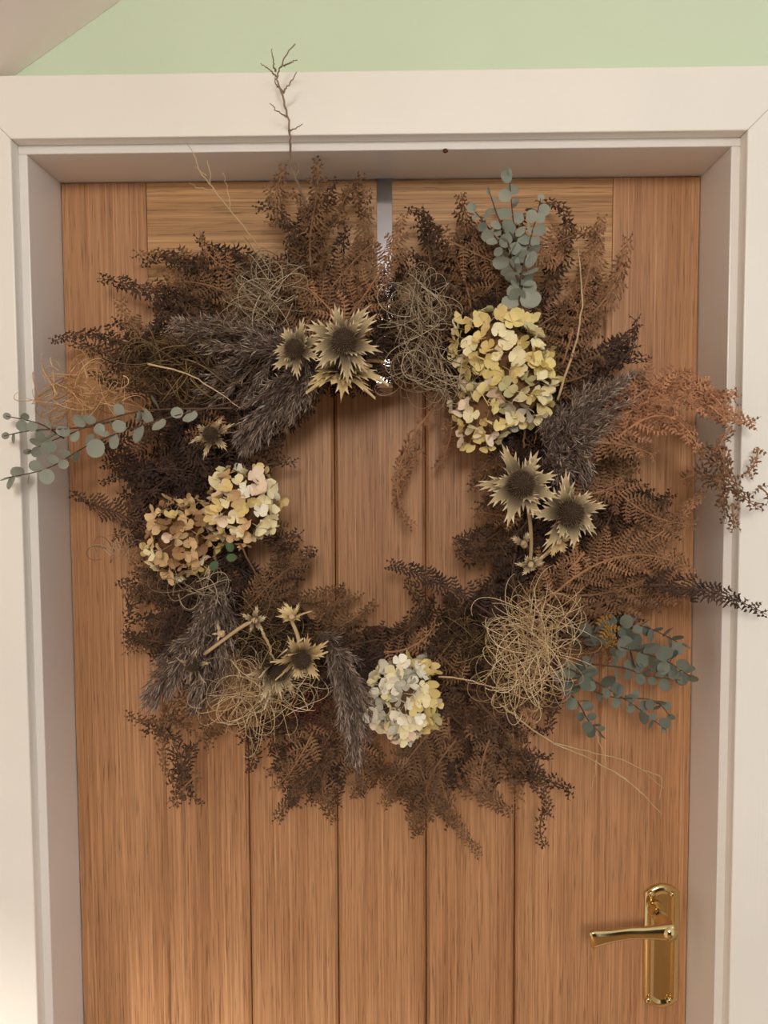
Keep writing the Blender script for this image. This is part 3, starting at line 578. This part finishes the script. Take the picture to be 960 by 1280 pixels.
# ---------------- thistles (sea holly): seed cone inside a star of spiny bracts
UO = [0, .2, .4, .58, .74, .9, 1.14]
WO = [.6, .86, .86, .62, .40, .19, .01]
def bract(l, w, cup, back, R, tb=0.):
    """a spiny bract: base at origin, pointing +x, front +z, three spines on each side"""
    V = []; tn = []; tw = R.normal()*.25; bendy = R.normal()*.12
    Z = lambda u: l*(cup*u-back*u*u)
    for u, ww in zip(UO, WO):
        for v in (-1, 0, 1):
            y = w*ww*v*.5; V.append((l*u, y+bendy*l*u*u, Z(u)+(0 if v else -.16*w)+tw*y)); tn.append(min(1, tb+u*1.05-.12))
    f = [(i*3+j, i*3+j+1, i*3+4+j, i*3+3+j) for i in range(len(UO)-1) for j in range(2)]
    for u0 in (.24, .46, .68):
        for v in (-1, 1):
            u0_ = u0+R.normal()*.03; k = len(V); u1 = u0_+.14; ut = u0_+R.uniform(.24, .34); reach = R.uniform(1.15, 1.6)
            for u, q in ((u0_, .96), (u1, .90), (ut, reach)):
                y = w*np.interp(u0_ if q > 1 else u, UO, WO)*v*.5*q; V.append((l*u, y+bendy*l*u*u, Z(u)+tw*y+.0002)); tn.append(min(1, tb+u+(.25 if q > 1 else 0)))
            f.append((k, k+1, k+2))
    return np.array(V), f, tn
def basis(d, roll=0):
    z = nrm(np.asarray(d, float)); x = nrm(np.cross([0, 0, 1.] if abs(z[2]) < .9 else [1., 0, 0], z)); y = np.cross(z, x)
    return np.stack([x*math.cos(roll)+y*math.sin(roll), -x*math.sin(roll)+y*math.cos(roll), z], 1)
def thistle(px, py, Y, rad, facing, nb, label, seed, cone=.42, cup=.35, back=.3, mat='bract', wide=.42, stem=None, skip=(), tb=0., conelen=1.1):
    R = np.random.default_rng(seed); c = at(px, py, Y); rr = rad/S(Y); B = basis(facing, R.random()*6)
    head = None
    if cone > 0:
        mb = MB(); rc = rr*cone*.76; n = 10
        V = [B@np.array([rc*math.sin(a)*math.cos(b), rc*math.sin(a)*math.sin(b), rc*conelen*(.15-math.cos(a))+rc*.5]) for a in np.linspace(0, math.pi, n) for b in np.arange(14)*math.pi/7]
        mb.add(V, [(i*14+j, i*14+(j+1) % 14, (i+1)*14+(j+1) % 14, (i+1)*14+j) for i in range(n-1) for j in range(14)], .1)
        ns = 230
        for k in range(ns):
            z = 1-(k+.5)/ns*1.35; a = k*2.39996; s = math.sqrt(max(0, 1-z*z)); v = np.array([s*math.cos(a), s*math.sin(a), z])
            p = np.array([rc*v[0], rc*v[1], rc*conelen*(.15+z)+rc*.5]); d = nrm(v+R.normal(size=3)*.14+np.array([0, 0, .25])); e = p+d*rc*R.uniform(.22, .46)
            x = nrm(np.cross(d, [.3, .5, .8])); y = np.cross(d, x); w = rc*.05
            mb.add([B@(p+x*w), B@(p-x*.5*w+y*.87*w), B@(p-x*.5*w-y*.87*w), B@e], [(0, 1, 3), (1, 2, 3), (2, 0, 3)], [.3, .3, .3, 1.0 if R.random() < .7 else .6])
        head = mb.build('thistle_head', M['cone'], wreath, smooth=False); head.location = c
    else:
        mb = MB(); tube(mb, [B@np.array([0, 0, -.004]), B@np.array([0, 0, .0]), B@np.array([0, 0, .004])], [.003, .004, .002], 7)
        head = mb.build('thistle_head', M['stem_pale'], wreath); head.location = c
    if label: head['label'] = label
    for layer, (n, ls, cp) in enumerate(((nb, 1., cup), (max(0, nb-5), .62, cup+.3))):
        for k in range(n):
            a = (k+.5*layer)/n*6.283+R.normal()*.09
            if k in skip and layer == 0: continue
            l = rr*ls*R.uniform(.72, 1.08); V, f, tn = bract(l, rr*wide*R.uniform(.85, 1.15), cp+R.normal()*.2, back, R, tb)
            off = rr*max(cone, .1)*.4; V = V+np.array([off, 0, 0])
            ca, sa = math.cos(a), math.sin(a); V = np.stack([V[:, 0]*ca-V[:, 1]*sa, V[:, 0]*sa+V[:, 1]*ca, V[:, 2]], 1)@B.T
            mb = MB(); mb.add(V, f, tn); mb.build('bract', M[mat], head, smooth=False)
    if stem:
        mb = MB(); P = spline([c]+[at(x, y, YY) for x, y, YY in stem], 14)-c; tube(mb, P, np.linspace(.0022, .0019, 14), 7); s = mb.build('stem', M['stem_pale'], head); s['label'] = 'pale dry stem'
    return head
thistle(430, 428, -.150, 43, (-.06, -1, .08), 9, 'large straw star thistle facing forward at the top', 21, .40)
thistle(371, 437, -.145, 30, (-.35, -1, .1), 7, 'small star thistle left of the large top one', 22, .46, wide=.5)
thistle(430, 462, -.126, 50, (.03, -.62, .75), 11, 'drooping golden thistle under the large top one', 23, .28, cup=.2, back=.35, mat='bract_gold', wide=.46)
thistle(652, 607, -.150, 46, (-.2, -1, .3), 8, 'upper star thistle of the pair at the right', 24, .42, stem=[(661, 640, -.13), (664, 680, -.115), (662, 705, -.10)])
thistle(711, 642, -.150, 42, (.1, -1, .1), 8, 'lower star thistle of the pair at the right', 25, .44, stem=[(703, 668, -.135), (685, 690, -.12), (668, 705, -.10)])
thistle(698, 676, -.138, 22, (0, -.6, -.8), 5, None, 26, 0, cup=.3, mat='bract_gold', wide=.6, tb=.25)
thistle(663, 705, -.12, 20, (.1, -.7, -.4), 6, None, 27, 0, cup=.3, wide=.5, tb=.1)
thistle(655, 680, -.12, 14, (-.3, -.5, .8), 3, None, 28, 0, cup=.8, wide=.6, tb=.1)
thistle(266, 545, -.125, 25, (-.2, -.8, .3), 6, 'withered dark thistle on the left side', 29, .46, wide=.35)
thistle(376, 820, -.145, 31, (.25, -.8, -.55), 8, 'dark coned thistle left of the bottom hydrangea', 30, .44, cup=.45, back=.1, wide=.42, mat='bract_gold', stem=[(372, 795, -.14), (364, 775, -.13)])
thistle(344, 834, -.13, 42, (.6, -.7, -.35), 9, 'shaggy thistle beside the dark coned one', 31, .36, cup=.4, back=-.1, wide=.32)
thistle(365, 772, -.13, 22, (0, -.5, .85), 7, None, 32, 0, cup=.6, back=.1, wide=.4, mat='bract_gold', tb=.3)
thistle(318, 776, -.13, 18, (.3, -.6, .1), 5, None, 33, 0, cup=.6, back=.1, wide=.4, mat='bract', tb=.1, stem=[(300, 785, -.135), (255, 818, -.135)])
thistle(244, 830, -.135, 21, (-.5, -.8, -.1), 6, 'small spent thistle over the lower left plume', 34, .46, cup=.5, wide=.25)
thistle(276, 792, -.14, 12, (-.5, -.6, .4), 4, None, 35, 0, cup=.6, wide=.35, tb=.4)

# ---------------- eucalyptus
def leaf_mesh(mat, seed):
    R = np.random.default_rng(seed); mb = MB(); V = [(0, 0, 0)]; n = 12; fold = R.uniform(-.3, .3); cup = R.uniform(.1, .35)
    for ring in (.55, 1.):
        for k in range(n):
            a = k/n*6.283; x = .5+.5*ring*math.cos(a)*1.0; y = .5*ring*math.sin(a)*R.uniform(.93, 1.04)
            V.append((x, y, cup*((x-.5)**2+y*y)*1.2+fold*abs(y)*.6))
    V[0] = (.5, 0, 0)
    f = [(0, 1+k, 1+(k+1) % n) for k in range(n)]+[(1+k, 1+n+k, 1+n+(k+1) % n, 1+(k+1) % n) for k in range(n)]
    mb.add(V, f); return mb.mesh('leaf', M[mat])
LEAF = {m_: [leaf_mesh(m_, s) for s in range(5)] for m_ in ('euc', 'euc_dark')}
def sprig(pts, Y0, Y1, n, size, mat, label, seed, start=.1, spread=.9):
    R = np.random.default_rng(seed); k = len(pts)
    P = spline([at(x, y, Y0+(Y1-Y0)*i/(k-1)) for i, (x, y) in enumerate(pts)], 30); mb = MB(); tube(mb, P-P[0], np.linspace(.0011, .0005, 30), 5)
    o = mb.build('eucalyptus_sprig', M['euc_stem'], wreath); o.location = P[0]; o['label'] = label
    T = nrm(np.gradient(P, axis=0))
    n = int(n*1.35)
    for j in range(n):
        s = start+(1-start)*(j+.3*R.random())/max(1, n-.6); i = min(29, int(s*29)); sd = 1 if j % 2 else -1
        side = nrm(np.cross(T[i], [0, -1, 0]))*sd; x = nrm(T[i]*R.uniform(.2, .9)+side*spread+R.normal(size=3)*np.array([.25, .35, .25]))
        if j == n-1: x = T[i]
        z = nrm(np.array([0, -1, 0])+R.normal(size=3)*.8); y = nrm(np.cross(z, x)); z = np.cross(x, y)
        sz = size/S(Y0)*R.uniform(.65, 1.15)*(1-.35*s)
        l = bpy.data.objects.new('leaf', LEAF[mat][int(R.integers(5))]); col.objects.link(l); l.parent = o
        mt = Matrix([[x[a]*sz, y[a]*sz*.92, z[a]*sz, (P[i]-P[0])[a]] for a in range(3)]+[[0, 0, 0, 1]]); l.matrix_basis = mt
E1 = 'upright grey green eucalyptus sprig above the large hydrangea'
for i, (pts, n, sz) in enumerate([([(648, 400), (650, 340), (642, 280), (636, 215)], 15, 25), ([(648, 350), (630, 315), (615, 290), (592, 262)], 11, 21), ([(650, 350), (660, 310), (668, 280), (676, 248)], 10, 22),
                                  ([(655, 400), (655, 370), (650, 345), (632, 320)], 8, 24), ([(648, 350), (634, 300), (622, 270), (612, 240)], 7, 20)]):
    sprig(pts, -.11, -.09, n, sz, 'euc', E1, 40+i)
E2 = 'eucalyptus sprig reaching left over the white frame'
for i, (pts, n, sz, Yt) in enumerate([([(300, 500), (200, 525), (120, 552), (60, 585), (5, 598)], 15, 26, -.125), ([(290, 510), (170, 515), (80, 545), (35, 565)], 9, 24, -.12), ([(150, 525), (95, 535), (40, 538), (5, 545)], 6, 20, -.125), ([(80, 548), (50, 530), (8, 520)], 4, 16, -.125)]):
    sprig(pts, -.115, Yt, n, sz, 'euc', E2, 50+i, start=.15)
E3 = 'grey green eucalyptus sprig at the lower right'
for i, (pts, n, sz) in enumerate([([(700, 800), (750, 790), (800, 782), (858, 808)], 16, 25), ([(720, 800), (780, 810), (830, 825), (862, 845)], 16, 25), ([(700, 830), (740, 850), (790, 880), (832, 912)], 12, 21), ([(690, 850), (720, 875), (735, 900), (752, 918)], 9, 22),
                                  ([(690, 860), (705, 850), (728, 845), (738, 825)], 8, 25), ([(700, 845), (760, 870), (815, 875), (838, 895)], 8, 19), ([(715, 815), (730, 800), (748, 785), (765, 778)], 6, 24), ([(740, 830), (780, 835), (810, 845), (850, 850)], 9, 24)]):
    sprig(pts, -.09, -.075, n, sz, 'euc_dark', E3, 60+i, start=.2)

# ---------------- curly moss and dry grass tufts
def moss(px, py, rx, rz, Y, n, mat, label, seed, length=.075, tight=26, rad=.00055, ry=.022, flow=None):
    R = np.random.default_rng(seed); c = at(px, py, Y); ext = np.array([rx/S(Y), ry, rz/S(Y)])
    m_ = 18; P = np.zeros((n, m_, 3)); p = R.normal(size=(n, 3))*.42*ext; t = nrm(R.normal(size=(n, 3))*np.array([1, .5, 1])+(np.asarray(flow) if flow is not None else 0))
    ax = nrm(R.normal(size=(n, 3))*np.array([.5, 1, .5])); K = R.uniform(.4, 1.5, (n, 1))*tight; ln = R.uniform(.55, 1.25, (n, 1))*length/m_
    for i in range(m_):
        P[:, i] = p; e = p/ext; out = np.maximum(0, np.linalg.norm(e, axis=1, keepdims=True)-.75)
        t = nrm(t+np.cross(ax, t)*K*ln-nrm(p/ext**2)*out*.35); ax = nrm(ax+R.normal(size=(n, 3))*.12); p = p+t*ln
    mb = MB()
    for k in range(n): tube(mb, P[k], np.linspace(rad, rad*.45, m_), 3, R.random(), cap=False)
    o = mb.build('moss_tuft', M[mat], wreath, origin=None); o.location = c; o['label'] = label
moss(668, 800, 52, 60, -.125, 190, 'moss_tan', 'large tangle of curly tan moss at the lower right', 71, .065, 15, .0006)
moss(650, 842, 46, 36, -.12, 80, 'moss_tan', 'large tangle of curly tan moss at the lower right', 72, .08)
moss(520, 415, 30, 50, -.115, 75, 'moss_grey', 'grey straw moss between the top thistle and hydrangea', 73, .075)
moss(540, 465, 40, 28, -.115, 65, 'moss_grey', 'grey straw moss between the top thistle and hydrangea', 74, .075)
moss(528, 372, 26, 22, -.11, 50, 'moss_grey', 'pale strands above the top right moss', 75, .06)
moss(335, 370, 34, 36, -.115, 90, 'moss_grey', 'grey straw moss above the upper left plume', 76, .07)
moss(92, 490, 42, 36, -.11, 85, 'moss_orange', 'orange dry grass tuft against the left lining', 77, .05, 14, .0007)
moss(130, 505, 42, 20, -.10, 35, 'moss_orange', 'orange dry grass tuft against the left lining', 78, .06, 14)
moss(320, 870, 56, 36, -.12, 115, 'moss_tan', 'sparse straw moss at the lower left', 79, .075)
moss(345, 850, 60, 26, -.11, 60, 'moss_grey', 'sparse straw moss at the lower left', 80, .08)
moss(245, 735, 30, 16, -.12, 32, 'moss_grey', 'few straw curls under the withered hydrangea', 81, .05, 15)
moss(150, 690, 22, 12, -.09, 14, 'moss_grey', 'few straw curls at the left edge', 82, .04, 12)
moss(240, 455, 90, 34, -.095, 170, 'moss_brown', 'tangle of greenish brown stems at the left', 83, .07, 14, .0008)
moss(605, 470, 20, 30, -.10, 40, 'moss_grey', None or 'few straws beside the large hydrangea', 84, .05)
moss(590, 800, 40, 34, -.08, 110, 'moss_brown', 'tangle of brown stems above the bottom right', 85, .06, 20, .0007)
moss(330, 790, 44, 26, -.10, 90, 'moss_brown', 'tangle of brown stems round the lower thistles', 86, .06, 20, .0007)

# ---------------- twigs and single stems
def twig(lines, mat, label, r=.0012):
    """lines of (px, py, Y); the first is the main stem"""
    mb = MB(); p0 = at(*lines[0][0]); R = np.random.default_rng(len(lines))
    for i, l in enumerate(lines):
        n = 5*len(l); P = spline([at(*q) for q in l], n)-p0; P[1:-1] += R.normal(size=(n-2, 3))*.0005
        rr = r if i == 0 else r*.65
        tube(mb, P, np.linspace(rr, rr*.4, n)*(1+.2*R.random(n)), 5)
    o = mb.build('twig', M[mat], wreath); o.location = p0; o['label'] = label
twig([[(385, 260, -.075), (372, 230, -.10), (363, 205, -.112), (363, 180, -.118), (360, 150, -.122), (353, 118, -.125), (346, 98, -.127), (352, 80, -.13), (369, 55, -.133)],
      [(361, 163, -.122), (366, 162, -.125), (378, 155, -.13)], [(359, 145, -.122), (350, 141, -.124), (337, 129, -.128)], [(354, 117, -.125), (362, 105, -.13), (371, 90, -.135)], [(345, 96, -.127), (337, 87, -.13), (326, 79, -.13)],
      [(344, 90, -.127), (341, 75, -.13), (340, 61, -.13)], [(355, 114, -.125), (346, 108, -.123), (343, 97, -.12)], [(350, 84, -.13), (362, 79, -.133), (372, 75, -.135)], [(368, 222, -.103), (373, 212, -.105), (368, 203, -.107)]], 'twig', 'bare grey twig standing up over the white head casing', .0014)
twig([[(330, 320, -.06), (312, 292, -.075), (290, 265, -.09), (265, 233, -.10), (250, 215, -.105), (243, 193, -.11), (231, 175, -.115)], [(262, 230, -.10), (262, 213, -.102), (259, 200, -.103)], [(288, 262, -.09), (285, 240, -.092), (278, 216, -.095)],
      [(258, 220, -.102), (248, 212, -.104), (244, 208, -.106)], [(268, 237, -.10), (250, 235, -.10), (236, 228, -.10)]], 'stem_pale', 'thin pale twig leaning left above the bracken', .0008)
twig([[(625, 880, -.08), (640, 892, -.08), (690, 928, -.07), (740, 950, -.06), (790, 980, -.05), (828, 1018, -.045)], [(690, 928, -.07), (745, 942, -.065), (790, 955, -.06), (830, 985, -.055)], [(770, 966, -.055), (800, 990, -.05), (812, 1002, -.05)],
      [(740, 905, -.07), (752, 935, -.06), (760, 960, -.055)], [(745, 950, -.06), (742, 975, -.055), (738, 990, -.05)], [(800, 962, -.055), (826, 972, -.05), (824, 1000, -.045)]], 'stem_pale', 'pale forked twig trailing to the lower right', .0011)
twig([[(548, 846, -.12), (580, 849, -.125), (625, 862, -.125), (655, 872, -.12)]], 'stem_pale', 'straight straw stem right of the bottom hydrangea', .001)
twig([[(620, 590, -.08), (622, 400, -.08), (621, 300, -.075)]], 'stem', 'brown stem between the eucalyptus leaves', .001)
twig([[(697, 500, -.10), (722, 420, -.085), (727, 370, -.075), (723, 310, -.06)]], 'stem_pale', 'pale fern stalk at the upper right', .0014)
twig([[(185, 455, -.11), (240, 470, -.115), (300, 510, -.115)]], 'stem_pale', 'pale stem among the left tangle', .001)
twig([[(300, 680, -.12), (330, 735, -.12), (358, 770, -.12)]], 'stem', 'reddish stalk below the left hydrangea', .0011)
twig([[(655, 560, -.10), (657, 530, -.10), (660, 510, -.10)], [(668, 555, -.10), (673, 525, -.10)]], 'stem', 'hydrangea stalks above the right thistles', .0013)
twig([[(328, 790, -.13), (338, 810, -.125), (343, 832, -.12)]], 'stem_pale', 'pale thistle stalk at the lower left', .0018)

# dark red seed cluster and mustard leaf
R = np.random.default_rng(5); mb = MB(); c = at(385, 880, -.105)
for k in range(150):
    p = R.normal(size=3)*np.array([.016, .007, .015]); r = R.uniform(.0012, .0022)
    mb.add([p+r*np.array(v) for v in ((1, 0, 0), (-1, 0, 0), (0, 1, 0), (0, -1, 0), (0, 0, 1), (0, 0, -1))], [(0, 2, 4), (2, 1, 4), (1, 3, 4), (3, 0, 4), (2, 0, 5), (1, 2, 5), (3, 1, 5), (0, 3, 5)])
o = mb.build('seed_cluster', M['berry'], wreath); o.location = c; o['label'] = 'dark red seed cluster left of the bottom plume'; o['kind'] = 'stuff'
M['fern_yellow'] = M['yellow']
F_((752, 770), (762, 808), 14, 'fern_yellow', .4, Yb=-.09, Yt=-.09, label='small mustard yellow frond')
for i, (x, y) in enumerate(((283, 697), (290, 690), (272, 702))):
    o = bpy.data.objects.new('green_leaf', LEAF['euc'][i].copy()); o.data.materials.clear(); o.data.materials.append(M['green_leaf']); col.objects.link(o); o.parent = wreath
    p = at(x, y, -.115); B = basis((.2*i-.2, -1, .3), i*2.); o.matrix_basis = Matrix([[B[a][0]*.012, B[a][1]*.009, B[a][2]*.01, p[a]] for a in range(3)]+[[0, 0, 0, 1]])
    if i == 0: o['label'] = 'small green leaf between the left hydrangeas'

# small dark seed caught on the lining edge
R = np.random.default_rng(3); mb = MB(); c = at(556.5, 188.5, -D-.001)
V = [np.array([math.sin(a)*math.cos(b)*.0032, math.sin(a)*math.sin(b)*.002, math.cos(a)*.0024])*R.uniform(.85, 1.1) for a in np.linspace(0, math.pi, 6) for b in np.arange(8)*math.pi/4]
mb.add(V, [(i*8+j, i*8+(j+1) % 8, (i+1)*8+(j+1) % 8, (i+1)*8+j) for i in range(5) for j in range(8)])
o = mb.build('fern_seed', M['speck'], None); o.location = c
tag(o, 'tiny dark brown seed stuck to the white lining edge above the door', 'seed')
print('tris', sum(len(o.data.loop_triangles) or len(o.data.polygons) for o in scene.objects if o.type == 'MESH'), 'objs', len(scene.objects))
